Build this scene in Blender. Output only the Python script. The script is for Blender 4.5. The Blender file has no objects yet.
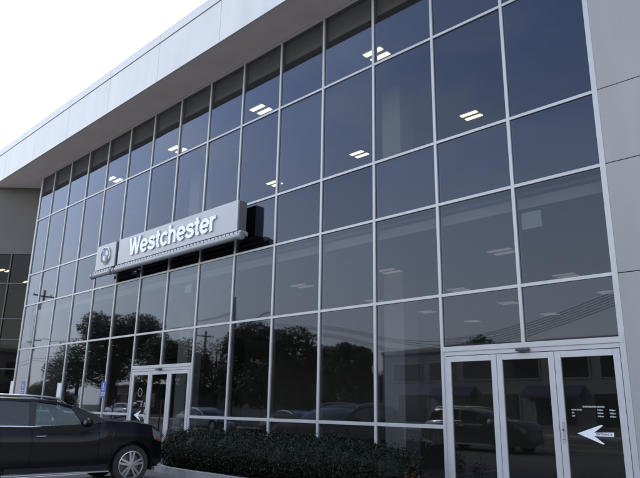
import bpy, bmesh, math, random
from mathutils import Vector, Matrix
R = math.radians
random.seed(7)
scene = bpy.context.scene
COL = scene.collection

# ------------------------------------------------------------------ camera
YAW, PITCH, ROLL = R(44.256), R(15.249), R(1.0)
CAM = Vector((3.213, -9.872, 1.57))
cam_d = bpy.data.cameras.new('camera'); cam_d.sensor_width = 36; cam_d.lens = 34.653
cam_d.clip_start = 0.05; cam_d.clip_end = 3000
cam = bpy.data.objects.new('camera', cam_d); COL.objects.link(cam)
fw = Vector((-math.sin(YAW)*math.cos(PITCH), math.cos(YAW)*math.cos(PITCH), math.sin(PITCH)))
rt = Vector((math.cos(YAW), math.sin(YAW), 0)); up = rt.cross(fw)
c, s = math.cos(ROLL), math.sin(ROLL)
r2 = rt*c + up*s; u2 = up*c - rt*s
cam.matrix_world = Matrix(((r2.x, u2.x, -fw.x, CAM.x), (r2.y, u2.y, -fw.y, CAM.y), (r2.z, u2.z, -fw.z, CAM.z), (0, 0, 0, 1)))
scene.camera = cam

# ------------------------------------------------------------------ sky, sun, exposure
SUN_EL, SUN_AZ = R(40), R(68)          # azimuth measured from +Y towards -X (behind the building, to the left)
SUN = Vector((-math.sin(SUN_AZ)*math.cos(SUN_EL), math.cos(SUN_AZ)*math.cos(SUN_EL), math.sin(SUN_EL)))
world = bpy.data.worlds.new('World'); scene.world = world; world.use_nodes = True
nt = world.node_tree; nt.nodes.clear()
sky = nt.nodes.new('ShaderNodeTexSky'); sky.sky_type = 'NISHITA'; sky.sun_disc = False
sky.sun_elevation = SUN_EL; sky.sun_rotation = -SUN_AZ
sky.air_density = 1.0; sky.dust_density = 2.6; sky.ozone_density = 3.5; sky.altitude = 30
bg = nt.nodes.new('ShaderNodeBackground'); bg.inputs['Strength'].default_value = 0.11
# soft broken cloud, as the panes mirror it
tc = nt.nodes.new('ShaderNodeTexCoord'); mp = nt.nodes.new('ShaderNodeMapping'); mp.inputs['Scale'].default_value = (1.5, 1.5, 4.0)
no = nt.nodes.new('ShaderNodeTexNoise'); no.inputs['Scale'].default_value = 1.6; no.inputs['Detail'].default_value = 5; no.inputs['Roughness'].default_value = .5
rp = nt.nodes.new('ShaderNodeValToRGB'); rp.color_ramp.elements[0].position = .40; rp.color_ramp.elements[1].position = .72
rp.color_ramp.elements[0].color = (0, 0, 0, 1); rp.color_ramp.elements[1].color = (.55, .55, .55, 1)
mx = nt.nodes.new('ShaderNodeMix'); mx.data_type = 'RGBA'
mx.inputs[7].default_value = (4.35, 4.4, 4.0, 1)
wo = nt.nodes.new('ShaderNodeOutputWorld')
L = nt.links.new
L(tc.outputs['Generated'], mp.inputs[0]); L(mp.outputs[0], no.inputs['Vector']); L(no.outputs['Fac'], rp.inputs[0])
# haze layer: the lower sky is a milky grey
sx_ = nt.nodes.new('ShaderNodeSeparateXYZ'); hz = nt.nodes.new('ShaderNodeMapRange'); hz.interpolation_type = 'SMOOTHSTEP'
hz.inputs['From Min'].default_value = .62; hz.inputs['From Max'].default_value = .05; hz.inputs['To Min'].default_value = 0; hz.inputs['To Max'].default_value = .85
mh = nt.nodes.new('ShaderNodeMath'); mh.operation = 'MAXIMUM'
L(tc.outputs['Generated'], sx_.inputs[0]); L(sx_.outputs['Z'], hz.inputs['Value']); L(hz.outputs[0], mh.inputs[0]); L(rp.outputs[0], mh.inputs[1])
L(mh.outputs[0], mx.inputs[0]); L(sky.outputs[0], mx.inputs[6]); L(mx.outputs[2], bg.inputs['Color']); L(bg.outputs[0], wo.inputs[0])
sun_d = bpy.data.lights.new('sun', 'SUN'); sun_d.energy = 1.5; sun_d.angle = R(11); sun_d.color = (1, .95, .88)
sun = bpy.data.objects.new('sun', sun_d); COL.objects.link(sun)
sun.rotation_euler = SUN.to_track_quat('Z', 'Y').to_euler()
scene.view_settings.view_transform = 'Standard'; scene.view_settings.look = 'None'
scene.view_settings.exposure = 2.3; scene.view_settings.gamma = 1; scene.view_settings.use_curve_mapping = False
scene.render.engine = 'CYCLES'
scene.cycles.max_bounces = 10; scene.cycles.transparent_max_bounces = 16; scene.cycles.glossy_bounces = 5
scene.cycles.caustics_reflective = False; scene.cycles.caustics_refractive = False

# ------------------------------------------------------------------ materials
def mat(name, col, rough=.6, metal=0., noise=0., nscale=8., bump=0., bscale=40., spec=.5, coat=0., emit=0., ecol=None, stretch=None):
    m = bpy.data.materials.new(name); m.use_nodes = True
    n = m.node_tree.nodes; b = n['Principled BSDF']; lk = m.node_tree.links.new
    b.inputs['Base Color'].default_value = (*col, 1); b.inputs['Roughness'].default_value = rough
    b.inputs['Metallic'].default_value = metal; b.inputs['Specular IOR Level'].default_value = spec
    b.inputs['Coat Weight'].default_value = coat; b.inputs['Coat Roughness'].default_value = .04
    if emit:
        b.inputs['Emission Color'].default_value = (*(ecol or col), 1); b.inputs['Emission Strength'].default_value = emit
    if noise or bump:
        t = n.new('ShaderNodeTexCoord'); mpn = n.new('ShaderNodeMapping'); lk(t.outputs['Object'], mpn.inputs[0])
        if stretch: mpn.inputs['Scale'].default_value = stretch
    if noise:
        x = n.new('ShaderNodeTexNoise'); x.inputs['Scale'].default_value = nscale; x.inputs['Detail'].default_value = 6
        lk(mpn.outputs[0], x.inputs['Vector'])
        r = n.new('ShaderNodeValToRGB')
        lo = tuple(max(0, v*(1-noise)) for v in col); hi = tuple(min(1, v*(1+noise)) for v in col)
        r.color_ramp.elements[0].color = (*lo, 1); r.color_ramp.elements[1].color = (*hi, 1)
        r.color_ramp.elements[0].position = .3; r.color_ramp.elements[1].position = .7
        lk(x.outputs['Fac'], r.inputs[0]); lk(r.outputs[0], b.inputs['Base Color'])
    if bump:
        x = n.new('ShaderNodeTexNoise'); x.inputs['Scale'].default_value = bscale; x.inputs['Detail'].default_value = 4
        lk(mpn.outputs[0], x.inputs['Vector'])
        bp = n.new('ShaderNodeBump'); bp.inputs['Strength'].default_value = bump; bp.inputs['Distance'].default_value = .02
        lk(x.outputs['Fac'], bp.inputs['Height']); lk(bp.outputs[0], b.inputs['Normal'])
    return m

def glass(name, tint, ior=1.9, rcol=(.9, .93, 1), wobble=0.):
    """thin coated glazing: Fresnel mirror over a tinted see-through sheet"""
    m = bpy.data.materials.new(name); m.use_nodes = True
    n = m.node_tree.nodes; lk = m.node_tree.links.new; n.clear()
    o = n.new('ShaderNodeOutputMaterial'); mixn = n.new('ShaderNodeMixShader')
    tr = n.new('ShaderNodeBsdfTransparent'); tr.inputs[0].default_value = (*tint, 1)
    gl = n.new('ShaderNodeBsdfGlossy'); gl.inputs['Color'].default_value = (*rcol, 1); gl.inputs['Roughness'].default_value = .022
    fr = n.new('ShaderNodeFresnel')
    oi = n.new('ShaderNodeObjectInfo'); vr = n.new('ShaderNodeMapRange'); vr.inputs['To Min'].default_value = .86; vr.inputs['To Max'].default_value = 1.06
    hs = n.new('ShaderNodeHueSaturation'); hs.inputs['Color'].default_value = (*rcol, 1)     # coating batches differ a little from pane to pane
    lk(oi.outputs['Random'], vr.inputs['Value']); lk(vr.outputs[0], hs.inputs['Value']); lk(hs.outputs[0], gl.inputs['Color'])
    ge = n.new('ShaderNodeNewGeometry'); io = n.new('ShaderNodeMix'); io.inputs[2].default_value = ior; io.inputs[3].default_value = 1/ior
    lk(ge.outputs['Backfacing'], io.inputs[0]); lk(io.outputs[0], fr.inputs[0])      # the sheet mirrors alike from both sides
    lk(fr.outputs[0], mixn.inputs[0]); lk(tr.outputs[0], mixn.inputs[1]); lk(gl.outputs[0], mixn.inputs[2]); lk(mixn.outputs[0], o.inputs[0])
    if wobble:
        t = n.new('ShaderNodeTexCoord'); x = n.new('ShaderNodeTexNoise'); x.inputs['Scale'].default_value = .55; x.inputs['Detail'].default_value = 1
        bp = n.new('ShaderNodeBump'); bp.inputs['Strength'].default_value = wobble; bp.inputs['Distance'].default_value = .02
        lk(t.outputs['Object'], x.inputs['Vector']); lk(x.outputs['Fac'], bp.inputs['Height'])
        lk(bp.outputs[0], gl.inputs['Normal']); lk(bp.outputs[0], fr.inputs['Normal'])
    return m

M = dict(
    alu=mat('silver anodised aluminium', (.47, .46, .47), .38, .25, .05, 3, spec=.5),
    alu_door=mat('door aluminium', (.49, .48, .50), .42, .2, .05, 5),
    fascia=mat('pale grey composite panel', (.63, .615, .615), .45, .05, .055, 1.6, stretch=(1, 1, .25)),
    pier=mat('light grey wall panel', (.335, .32, .315), .55, 0, .07, 1.3, .05, 160, stretch=(1, 1, .3)),
    joint=mat('dark joint', (.06, .06, .065), .8),
    soffit=mat('soffit grey brown', (.78, .70, .70), .75, 0, .06, 1.0),
    winghead=mat('wing header panel', (.105, .093, .09), .6, 0, .06, 1.0),
    glass=glass('coated blue grey glazing', (.37, .38, .38), 1.68, (.68, .76, .98), .15),
    wingglass=glass('dark end bay glazing', (.34, .33, .33), 1.32, (.9, .93, 1), .01),
    doorglass=glass('door glazing', (.27, .29, .31), 1.55, (.9, .93, 1.0), .015),
    spandrel=mat('spandrel backing', (.012, .014, .022), .7),
    ceil=mat('white ceiling tile', (.62, .60, .57), .9, 0, .05, 2),
    carpet=mat('interior floor', (.34, .32, .30), .6, 0, .1, 4),
    wall=mat('interior wall', (.52, .50, .48), .8, 0, .06, 2),
    column=mat('painted column', (.62, .65, .64), .7),
    tube_lit=mat('lit fluorescent tube', (1, .93, .72), .5, emit=.95, ecol=(1, .87, .53)),
    tube_dim=mat('dim fluorescent panel', (1, .97, .9), .5, emit=.05, ecol=(1, .95, .85)),
    fixture=mat('white fixture body', (.55, .55, .52), .6),
    shell=mat('rear wall render', (.32, .31, .31), .8, 0, .08, 3),
    roof=mat('roof membrane', (.2, .2, .2), .9, 0, .1, 2),
    asphalt=mat('asphalt', (.052, .052, .055), .88, 0, .35, 2.2, .5, 140),
    asphalt_old=mat('weathered pale asphalt', (.125, .122, .12), .9, 0, .25, 1.6, .5, 140),
    concrete=mat('concrete', (.30, .29, .28), .85, 0, .15, 3, .3, 90),
    kerb=mat('kerb concrete', (.27, .265, .26), .85, 0, .2, 5, .3, 60),
    mulch=mat('red brown mulch', (.055, .03, .022), .95, 0, .7, 26, 1., 50),
    paint=mat('white road paint', (.62, .62, .60), .7, 0, .2, 12),
    yellow=mat('yellow road paint', (.55, .38, .06), .7, 0, .2, 12),
    grass=mat('verge grass', (.04, .05, .03), .95, 0, .4, 6, .8, 60),
    signface=mat('silver sign panel', (.40, .40, .43), .4, .2, .04, 2),
    signdark=mat('dark sign return', (.14, .14, .155), .5, .2),
    signtube=mat('satin tube', (.27, .27, .295), .4, .3),
    letter=mat('white letter face', (.90, .92, .95), .35),
    letterside=mat('letter return', (.55, .60, .70), .4),
    ring=mat('emblem dark ring', (.03, .032, .04), .3),
    chrome=mat('chrome', (.75, .75, .77), .15, 1.),
    blue=mat('emblem blue', (.05, .14, .36), .3),
    signblue=mat('blue sign', (.015, .06, .32), .4),
    signwhite=mat('white sign', (.68, .68, .68), .45),
    post=mat('galvanised post', (.42, .43, .45), .45, .4),
    paper=mat('paper', (.62, .66, .66), .7),
    vinyl=mat('white vinyl', (.78, .79, .82), .5),
    vinyl_faint=mat('faint frosted vinyl', (.16, .165, .17), .6),
    vinyl_dark=mat('dark vinyl print', (.05, .05, .06), .5),
    handle=mat('satin steel', (.62, .62, .64), .3, .8),
    rubber=mat('tyre rubber', (.018, .018, .019), .8, 0, .2, 30),
    rim=mat('alloy', (.44, .44, .46), .3, .9),
    black=mat('black trim', (.012, .012, .013), .5),
    interior=mat('car interior', (.05, .05, .052), .8),
    carglass=glass('car glazing', (.55, .66, .64), 1.5, (.95, .97, 1)),
    cartint=glass('privacy car glazing', (.05, .055, .06), 1.5, (.95, .97, 1)),
    lamp=mat('clear lamp', (.22, .225, .235), .15, .3, coat=.6),
    amber=mat('amber lens', (.30, .055, .015), .25, coat=.5),
    red=mat('red lens', (.4, .015, .012), .2, coat=1),
    bark=mat('bark', (.055, .042, .032), .95, 0, .4, 6, 1, 18, stretch=(1, 1, .2)),
    timber=mat('weathered pole timber', (.10, .075, .055), .9, 0, .35, 5, .5, 20, stretch=(1, 1, .1)),
    wire=mat('wire', (.015, .015, .016), .7),
    steel_dark=mat('dark steel', (.10, .10, .105), .5, .4),
    white_wall=mat('white render', (.21, .21, .212), .85, 0, .08, .8),
    grey_wall=mat('grey siding', (.33, .32, .31), .85, 0, .1, 1),
    brick=mat('brick', (.085, .058, .05), .9, 0, .25, 9),
    shingle=mat('dark shingle', (.05, .045, .045), .95, 0, .3, 8),
    darkwin=mat('dark window', (.02, .024, .03), .08, spec=.8),
    awning=mat('blue awning', (.02, .03, .085), .7),
    teal=mat('teal sign face', (.10, .24, .25), .5),
    cam_dome=mat('smoked sensor', (.05, .05, .055), .3),
)
def paintmat(name, col, metal=.3, rough=.28):
    return mat(name, col, rough, metal, spec=.4, coat=.6)
M['navy'] = mat('near black navy paint', (.003, .003, .0045), .45, 0, spec=.18, coat=.22)

def leafmat(name, a, b, rough=.6):
    m = bpy.data.materials.new(name); m.use_nodes = True
    n = m.node_tree.nodes; lk = m.node_tree.links.new; p = n['Principled BSDF']
    g = n.new('ShaderNodeNewGeometry'); r = n.new('ShaderNodeValToRGB')
    r.color_ramp.elements[0].color = (*a, 1); r.color_ramp.elements[1].color = (*b, 1)
    lk(g.outputs['Random Per Island'], r.inputs[0]); lk(r.outputs[0], p.inputs['Base Color'])
    p.inputs['Roughness'].default_value = rough; p.inputs['Specular IOR Level'].default_value = .25
    tl = n.new('ShaderNodeBsdfTranslucent'); lk(r.outputs[0], tl.inputs[0])
    mxs = n.new('ShaderNodeMixShader'); mxs.inputs[0].default_value = .25
    lk(p.outputs[0], mxs.inputs[1]); lk(tl.outputs[0], mxs.inputs[2]); lk(mxs.outputs[0], n['Material Output'].inputs[0])
    return m
M['leaf'] = leafmat('tree leaves', (.020, .032, .014), (.065, .075, .03))
M['leaf_dry'] = leafmat('autumn leaves', (.045, .032, .016), (.10, .075, .03))
M['hedge'] = leafmat('hedge leaves', (.0035, .0075, .0035), (.013, .021, .009), .55)
M['redleaf'] = leafmat('turning leaves', (.06, .014, .010), (.12, .032, .015), .5)

# ------------------------------------------------------------------ mesh helpers
class MB:
    def __init__(self): self.v = []; self.f = []
    def add(self, vs, fs):
        k = len(self.v); self.v += [tuple(p) for p in vs]; self.f += [tuple(i+k for i in q) for q in fs]; return self
    def box(self, x0, x1, y0, y1, z0, z1):
        return self.add([(x0,y0,z0),(x1,y0,z0),(x1,y1,z0),(x0,y1,z0),(x0,y0,z1),(x1,y0,z1),(x1,y1,z1),(x0,y1,z1)],
                        [(0,3,2,1),(4,5,6,7),(0,1,5,4),(1,2,6,5),(2,3,7,6),(3,0,4,7)])
    def obox(self, c, ax, hx, hy, hz):   # oriented box: ax = 3x3 rows (unit axes)
        X, Y, Z = ax; c = Vector(c); vs = []
        for sz in (-1, 1):
            for sx, sy in ((-1,-1),(1,-1),(1,1),(-1,1)): vs.append(c + X*hx*sx + Y*hy*sy + Z*hz*sz)
        return self.add(vs, [(0,3,2,1),(4,5,6,7),(0,1,5,4),(1,2,6,5),(2,3,7,6),(3,0,4,7)])
    def tube(self, pts, rad, n=10, cap=True):
        pts = [Vector(p) for p in pts]
        if not hasattr(rad, '__len__'): rad = [rad]*len(pts)
        k0 = len(self.v); prev = None
        for i, p in enumerate(pts):
            d = (pts[min(i+1, len(pts)-1)] - pts[max(i-1, 0)]).normalized()
            if prev is None:
                a = Vector((0,0,1)) if abs(d.z) < .9 else Vector((1,0,0)); X = d.cross(a).normalized()
            else:
                X = (prev - d*prev.dot(d)).normalized()
            prev = X; Y = d.cross(X)
            for j in range(n):
                t = 2*math.pi*j/n; self.v.append(tuple(p + (X*math.cos(t) + Y*math.sin(t))*rad[i]))
        for i in range(len(pts)-1):
            for j in range(n):
                a = k0+i*n+j; b = k0+i*n+(j+1) % n; self.f.append((a, b, b+n, a+n))
        if cap:
            self.f.append(tuple(k0+j for j in reversed(range(n)))); self.f.append(tuple(k0+(len(pts)-1)*n+j for j in range(n)))
        return self
    def prism(self, poly, fn, t0, t1):   # poly of 2-D points, fn(a, b, t) -> 3-D
        n = len(poly); vs = [fn(a, b, t0) for a, b in poly] + [fn(a, b, t1) for a, b in poly]
        fs = [tuple(reversed(range(n))), tuple(range(n, 2*n))] + [(i, (i+1) % n, n+(i+1) % n, n+i) for i in range(n)]
        return self.add(vs, fs)
    def grid(self, rows):
        k = len(self.v); m = len(rows[0])
        for r in rows: self.v += [tuple(p) for p in r]
        for i in range(len(rows)-1):
            for j in range(m-1):
                a = k+i*m+j; self.f.append((a, a+1, a+m+1, a+m))
        return self
    def lathe(self, prof, c, ax, n=28):  # prof [(r, h)], about axis ax through c
        c = Vector(c); ax = Vector(ax).normalized(); a = Vector((0,0,1)) if abs(ax.z) < .9 else Vector((1,0,0))
        X = ax.cross(a).normalized(); Y = ax.cross(X); k = len(self.v); m = len(prof)
        for j in range(n):
            t = 2*math.pi*j/n
            for r_, h in prof: self.v.append(tuple(c + ax*h + (X*math.cos(t)+Y*math.sin(t))*r_))
        for j in range(n):
            for i in range(m-1):
                p = k+j*m+i; q = k+((j+1) % n)*m+i; self.f.append((p, q, q+1, p+1))
        return self
    def blob(self, c, r, n=10):
        c = Vector(c)
        prof = [(max(1e-4, math.sin(math.pi*i/n)), -math.cos(math.pi*i/n)) for i in range(n+1)]
        k = len(self.v); self.lathe(prof, (0,0,0), (0,0,1), 14)
        for i in range(k, len(self.v)):
            p = self.v[i]; self.v[i] = (c.x+p[0]*r[0], c.y+p[1]*r[1], c.z+p[2]*r[2])
        return self

OFF = {}
def obj(name, mb, material, parent=None, smooth=False, bevel=0., loc=None, fix=True, sharp=35):
    """ONE mesh object from mb (scene coordinates, stored relative to its thing's base)"""
    o_ = OFF.get(parent.name, Vector((0,0,0))) if parent else Vector(loc or (0,0,0))
    me = bpy.data.meshes.new(name)
    me.from_pydata([(p[0]-o_.x, p[1]-o_.y, p[2]-o_.z) for p in mb.v], [], mb.f)
    if fix:
        bm = bmesh.new(); bm.from_mesh(me); bmesh.ops.remove_doubles(bm, verts=bm.verts, dist=1e-5)
        bmesh.ops.recalc_face_normals(bm, faces=bm.faces); bm.to_mesh(me); bm.free()
    me.materials.append(material)
    o = bpy.data.objects.new(name, me); COL.objects.link(o)
    if smooth:
        me.polygons.foreach_set('use_smooth', [True]*len(me.polygons)); me.set_sharp_from_angle(angle=R(sharp))
    if bevel:
        b = o.modifiers.new('bevel', 'BEVEL'); b.width = bevel; b.segments = 2; b.limit_method = 'ANGLE'; b.angle_limit = R(40)
    if parent: o.parent = parent; OFF[o.name] = o_
    else: o.location = o_; OFF[o.name] = o_
    return o
def thing(name, label, cat, loc=(0,0,0), group=None):
    e = bpy.data.objects.new(name, None); COL.objects.link(e); e.location = loc; e.empty_display_size = .2
    OFF[e.name] = Vector(loc); return tag(e, label, cat, group)
def tag(o, label, cat, group=None):
    o['label'] = label; o['category'] = cat
    if group: o['group'] = group
    return o
def struct(name, mb, m):
    o = obj(name, mb, m); o['kind'] = 'structure'; return o
def text_mb(s, size, fn, depth=.0, bold=0., spacing=1., align='LEFT'):
    """text outline as a mesh; fn maps (u, v, w) to the scene"""
    cu = bpy.data.curves.new('text', 'FONT'); cu.body = s; cu.size = size; cu.extrude = depth/2; cu.offset = bold; cu.space_character = spacing
    cu.align_x = align; cu.resolution_u = 3
    t = bpy.data.objects.new('text', cu); COL.objects.link(t)
    dg = bpy.context.evaluated_depsgraph_get(); me = bpy.data.meshes.new_from_object(t.evaluated_get(dg))
    mb = MB(); mb.add([fn(v.co.x, v.co.y, v.co.z) for v in me.vertices], [tuple(p.vertices) for p in me.polygons])
    bpy.data.objects.remove(t); bpy.data.curves.remove(cu); bpy.data.meshes.remove(me); return mb

# ------------------------------------------------------------------ ground and street
ASPH = 0.0
struct('ground', MB().box(-700, 700, -700, 700, -.6, -.012), M['grass'])
struct('parking_lot', MB().box(-90, 40, -15.0, 30, -.3, 0), M['asphalt_old'])
struct('road', MB().box(-300, 200, -27.0, -15.2, -.3, -.006), M['asphalt'])
struct('street_kerb', MB().box(-300, 200, -15.2, -15.0, -.3, .11), M['kerb'])
struct('far_kerb', MB().box(-300, 200, -27.2, -27.0, -.3, .12), M['kerb'])
struct('far_pavement', MB().box(-300, 200, -30.2, -27.2, -.3, .115), M['concrete'])
mk = MB()
for i in range(60): mk.box(-200+i*6, -197+i*6, -18.15, -18.02, -.02, -.002); mk.box(-200+i*6, -197+i*6, -24.1, -23.97, -.02, -.002)
struct('lane_markings', mk, M['paint'])
struct('centre_line', MB().box(-300, 200, -21.25, -21.12, -.02, -.002).box(-300, 200, -21.0, -20.87, -.02, -.002), M['yellow'])
st = MB()
for i in range(10):
    x = -5.6-2.75*i
    st.box(x-.05, x+.05, -6.6, -1.75, -.02, .004)
struct('stall_lines', st, M['paint'])
struct('walkway', MB().box(-30, -11.15, -1.55, .0, -.3, .135).box(-3.0, 4.2, -1.55, 0, -.3, .135), M['concrete'])
struct('walkway_kerb', MB().box(-30, -11.15, -1.7, -1.55, -.3, .14).box(-3.0, 4.2, -1.7, -1.55, -.3, .14), M['kerb'])
kb = MB()
front = [(-11.15, -.75), (-11.0, -1.0), (-10.7, -1.22), (-10.2, -1.36), (-9.4, -1.42), (-3.0, -1.42)]
inner = [(-11.0, -.62), (-10.85, -.88), (-10.6, -1.06), (-10.15, -1.2), (-9.4, -1.26), (-3.0, -1.26)]
kb.prism(front + inner[::-1], lambda a, b, t: (a, b, t), -.2, .15)
struct('bed_kerb', kb, M['kerb'])
struct('planting_bed', MB().prism(inner + [(-3.0, 0), (-11.0, 0)], lambda a, b, t: (a, b, t), -.2, .10), M['mulch'])

# ------------------------------------------------------------------ the glazed building
W = 1.6
Z = dict(T=11.232, A=9.213, B=6.781, C=5.454, D=3.642, E=2.631, S=1.260, G=.15)
EDGE = -23.70
XM = [0] + [-W*i for i in range(1, 15)] + [EDGE]
B_ = thing('dealership_building', 'long two storey car showroom with a glass curtain wall under a deep pale fascia', 'building', (0, 0, 0))
mw = .031
def mull(x, z0, z1, w=mw): obj('mullion', MB().box(x-w, x+w, 0, .13, z0, z1), M['alu'], B_, bevel=.004)
for i, x in enumerate(XM):
    if i == 0: mull(-.02, Z['G'], Z['T'], .045)
    elif i == 15: mull(x-.02, Z['G'], Z['T'], .05)
    elif i in (1, 8): mull(x, Z['E']+.04, Z['T'])
    else: mull(x, Z['G'], Z['T'])
def trans(x0, x1, z, h=.03, y0=.005): obj('transom', MB().box(x0, x1, y0, .125, z-h, z+h), M['alu'], B_, bevel=.004)
for k in 'ABCD': trans(EDGE, 0, Z[k])
trans(EDGE, 0, Z['T'], .05)
for x0, x1 in ((-11.2, -3.2), (EDGE, -14.4)):
    trans(x0, x1, Z['S'], .034); trans(x0, x1, Z['G']+.05, .05)
for x0, x1 in ((-3.2, 0), (-14.4, -11.2)): trans(x0, x1, Z['E'], .045, -.004)
GY = .034
def pane(x0, x1, z0, z1, tilt=0):
    a = random.uniform(-1, 1)*.004; b = random.uniform(-1, 1)*.004   # no two panes hang perfectly true
    g = GY
    mb = MB().add([(x0, g-a-b, z0), (x1, g+a-b, z0), (x1, g+a+b, z1), (x0, g-a+b, z1)], [(0, 1, 2, 3)])
    obj('glass_pane', mb, M['glass'], B_, fix=False)
for i in range(15):
    xr, xl = XM[i]-mw, XM[i+1]+mw
    for k0, k1 in (('A', 'T'), ('B', 'A'), ('C', 'B'), ('D', 'C')): pane(xl, xr, Z[k0]+.03, Z[k1]-.03)
    if i in (0, 1, 7, 8): pane(xl, xr, Z['E']+.045, Z['D']-.03)
    else: pane(xl, xr, Z['S']+.034, Z['D']-.03); pane(xl, xr, Z['G']+.1, Z['S']-.034)

def doors(xl, xr, decal, leaf3_hours):
    n = 3; w = (xr-xl-.10)/3; top = 2.50
    fr = obj('door_frame', MB().box(xl+mw, xl+.07, .012, .12, Z['G'], top+.085).box(xr-.07, xr-mw, .012, .12, Z['G'], top+.085)
             .box(xl+.07, xr-.07, .012, .12, top+.012, top+.085), M['alu_door'], B_, bevel=.003)
    sx = xl+1.6
    obj('door_sensor', MB().box(sx-.11, sx+.11, -.09, .01, top+.025, top+.075), M['cam_dome'], fr, bevel=.012)
    for k in range(n):
        a = xl+.07+k*(xr-xl-.14)/3 + .004; b = xl+.07+(k+1)*(xr-xl-.14)/3 - .004
        stl = .10
        mb = MB().box(a, a+stl, .0, .055, Z['G']+.02, top).box(b-stl, b, .0, .055, Z['G']+.02, top)
        mb.box(a+stl, b-stl, .001, .054, top-.10, top).box(a+stl, b-stl, .001, .054, Z['G']+.02, Z['G']+.24)
        d = obj('glass_door', mb, M['alu_door'], B_, bevel=.004)
        obj('door_glass', MB().add([(a+stl, .03, Z['G']+.24), (b-stl, .03, Z['G']+.24), (b-stl, .03, top-.10), (a+stl, .03, top-.10)], [(0,1,2,3)]), M['doorglass'], d, fix=False)
        if k == decal:
            hx = a+.05 if leaf3_hours == 'r' else b-.05
            h = MB().box(hx-.02, hx+.02, -.006, .001, 1.10, 1.46)
            h.tube([(hx, 0, 1.15), (hx, -.05, 1.15), (hx, -.05, 1.41), (hx, 0, 1.41)], .011, 8)
            obj('pull_handle', h, M['handle'], d, bevel=.002)
            obj('lock_cylinder', MB().tube([(hx, -.02, 1.29), (hx, .0, 1.29)], .016, 12), M['black'], d)
            cx = (a+b)/2
            # arrow pointing left: bold chevron and a bar with a word on it
            ya = .026
            fn = lambda p, q, t: (cx + .02 + p, t, 1.245 + q)
            ar = MB().prism([(-.27, 0), (.10, .135), (.125, .125), (-.02, .018), (.27, .018+.012), (.27, -.03), (-.02, -.03), (.125, -.138), (.10, -.145)], fn, ya, ya+.0025)
            obj('arrow_decal', ar, M['vinyl'], d)
            obj('lettering', text_mb('ENTRANCE', .045, lambda u, v, w_: (cx+.035+u, ya-.0015, 1.229+v), bold=.0012), M['vinyl_dark'], d, fix=False)
            def put(s, x, z, sz, al):
                obj('hours_text', text_mb(s, sz, lambda u, v, w_: (x+u, ya, z+v), align=al, bold=.0004), M['vinyl'], d, fix=False)
            put('SHOWROOM HOURS', cx+.03, 1.63, .034, 'CENTER')
            for i, (dd, hh, h2) in enumerate((('MON-THUR', '9:00am', '8:00pm'), ('FRI', '9:00am', '7:00pm'), ('SAT', '9:00am', '5:00pm'))):
                put(dd, cx-.31, 1.585-i*.046, .030, 'LEFT'); put(hh, cx+.17, 1.585-i*.046, .030, 'RIGHT'); put(h2, cx+.35, 1.585-i*.046, .030, 'RIGHT')
            if leaf3_hours == 'l':
                rg = MB().lathe([(.10, 0), (.10, .002), (.13, .002), (.13, 0), (.10, 0)], (cx, ya, 1.9), (0, -1, 0), 24)
                obj('emblem_decal', rg, M['vinyl_faint'], d)
    return fr
doors(-3.2, 0.0, 2, 'r')
doors(-14.4, -11.2, 0, 'l')

# near end wall: big flat panels with dark joints in line with the transoms
pw = MB(); zs = [.15, Z['D'], Z['C'], Z['B'], Z['A'], Z['T']]
for a, b in zip(zs, zs[1:]): pw.box(.028, 4.2, -.004, .10, a+.007, b-.007)
pier = obj('end_wall', pw, M['pier'], B_, bevel=.003)
obj('wall_backing', MB().box(.03, 4.19, .095, .30, .1, Z['T']), M['joint'], pier)
# soffit and fascia
FY = -1.12; FX0, FX1 = -34.0, 5.2
obj('soffit', MB().box(FX0, FX1, FY+.03, .14, Z['T']+.052, Z['T']+.16).box(FX0, EDGE-.01, .145, 3.0, Z['T']+.052, Z['T']+.16), M['soffit'], B_)
fp = MB(); edges = [FX0] + [-9.35-3.2*k for k in range(7, -1, -1)] + [-6.15, -2.95, .25, 3.45, FX1]
for a, b in zip(edges, edges[1:]): fp.box(a+.006, b-.006, FY, FY+.05, Z['T']+.03, 12.62)
fas = obj('fascia', fp, M['fascia'], B_, bevel=.004)
obj('fascia_backing', MB().box(FX0, FX1, FY+.045, FY+.2, Z['T']+.165, 12.9), M['post'], fas)
cp = MB()
for a, b in zip(edges, edges[1:]): cp.box(a+.004, b-.004, FY-.015, FY+.35, 12.65, 12.98)
obj('roof_coping', cp, M['fascia'], B_, bevel=.006)
# angled end bay on the far left, under the same canopy
d2 = Vector((-.717, -.697, 0)); nrm = Vector((.697, -.717, 0)); P0 = Vector((-25.33, .60, 0)); S0 = -2.15; LEN = 2.3
def wb(mb, s0, s1, t0, t1, z0, z1):
    return mb.obox(P0 + d2*((s0+s1)/2) + nrm*((t0+t1)/2) + Vector((0,0,(z0+z1)/2)), (d2, nrm, Vector((0,0,1))), (s1-s0)/2, (t1-t0)/2, (z1-z0)/2)
WZ = [.15, 2.94, 4.21, 5.12, 6.71, 8.10]
obj('end_return', MB().box(EDGE-.16, EDGE-.075, .02, 2.15, .15, Z['T']+.05), M['alu'], B_)
obj('wing_header', wb(MB(), S0, LEN, -.12, 0, WZ[-1], Z['T']+.052), M['winghead'], B_)
wf = MB()
for z in WZ: wb(wf, S0, LEN, -.12, .015, z-.025, z+.025)
for s_ in (S0+.03, -.95, 0, .93, 1.86, LEN-.03): wb(wf, s_-.025, s_+.025, -.11, .02, .15, WZ[-1])
obj('wing_window_frame', wf, M['steel_dark'], B_)
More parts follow.
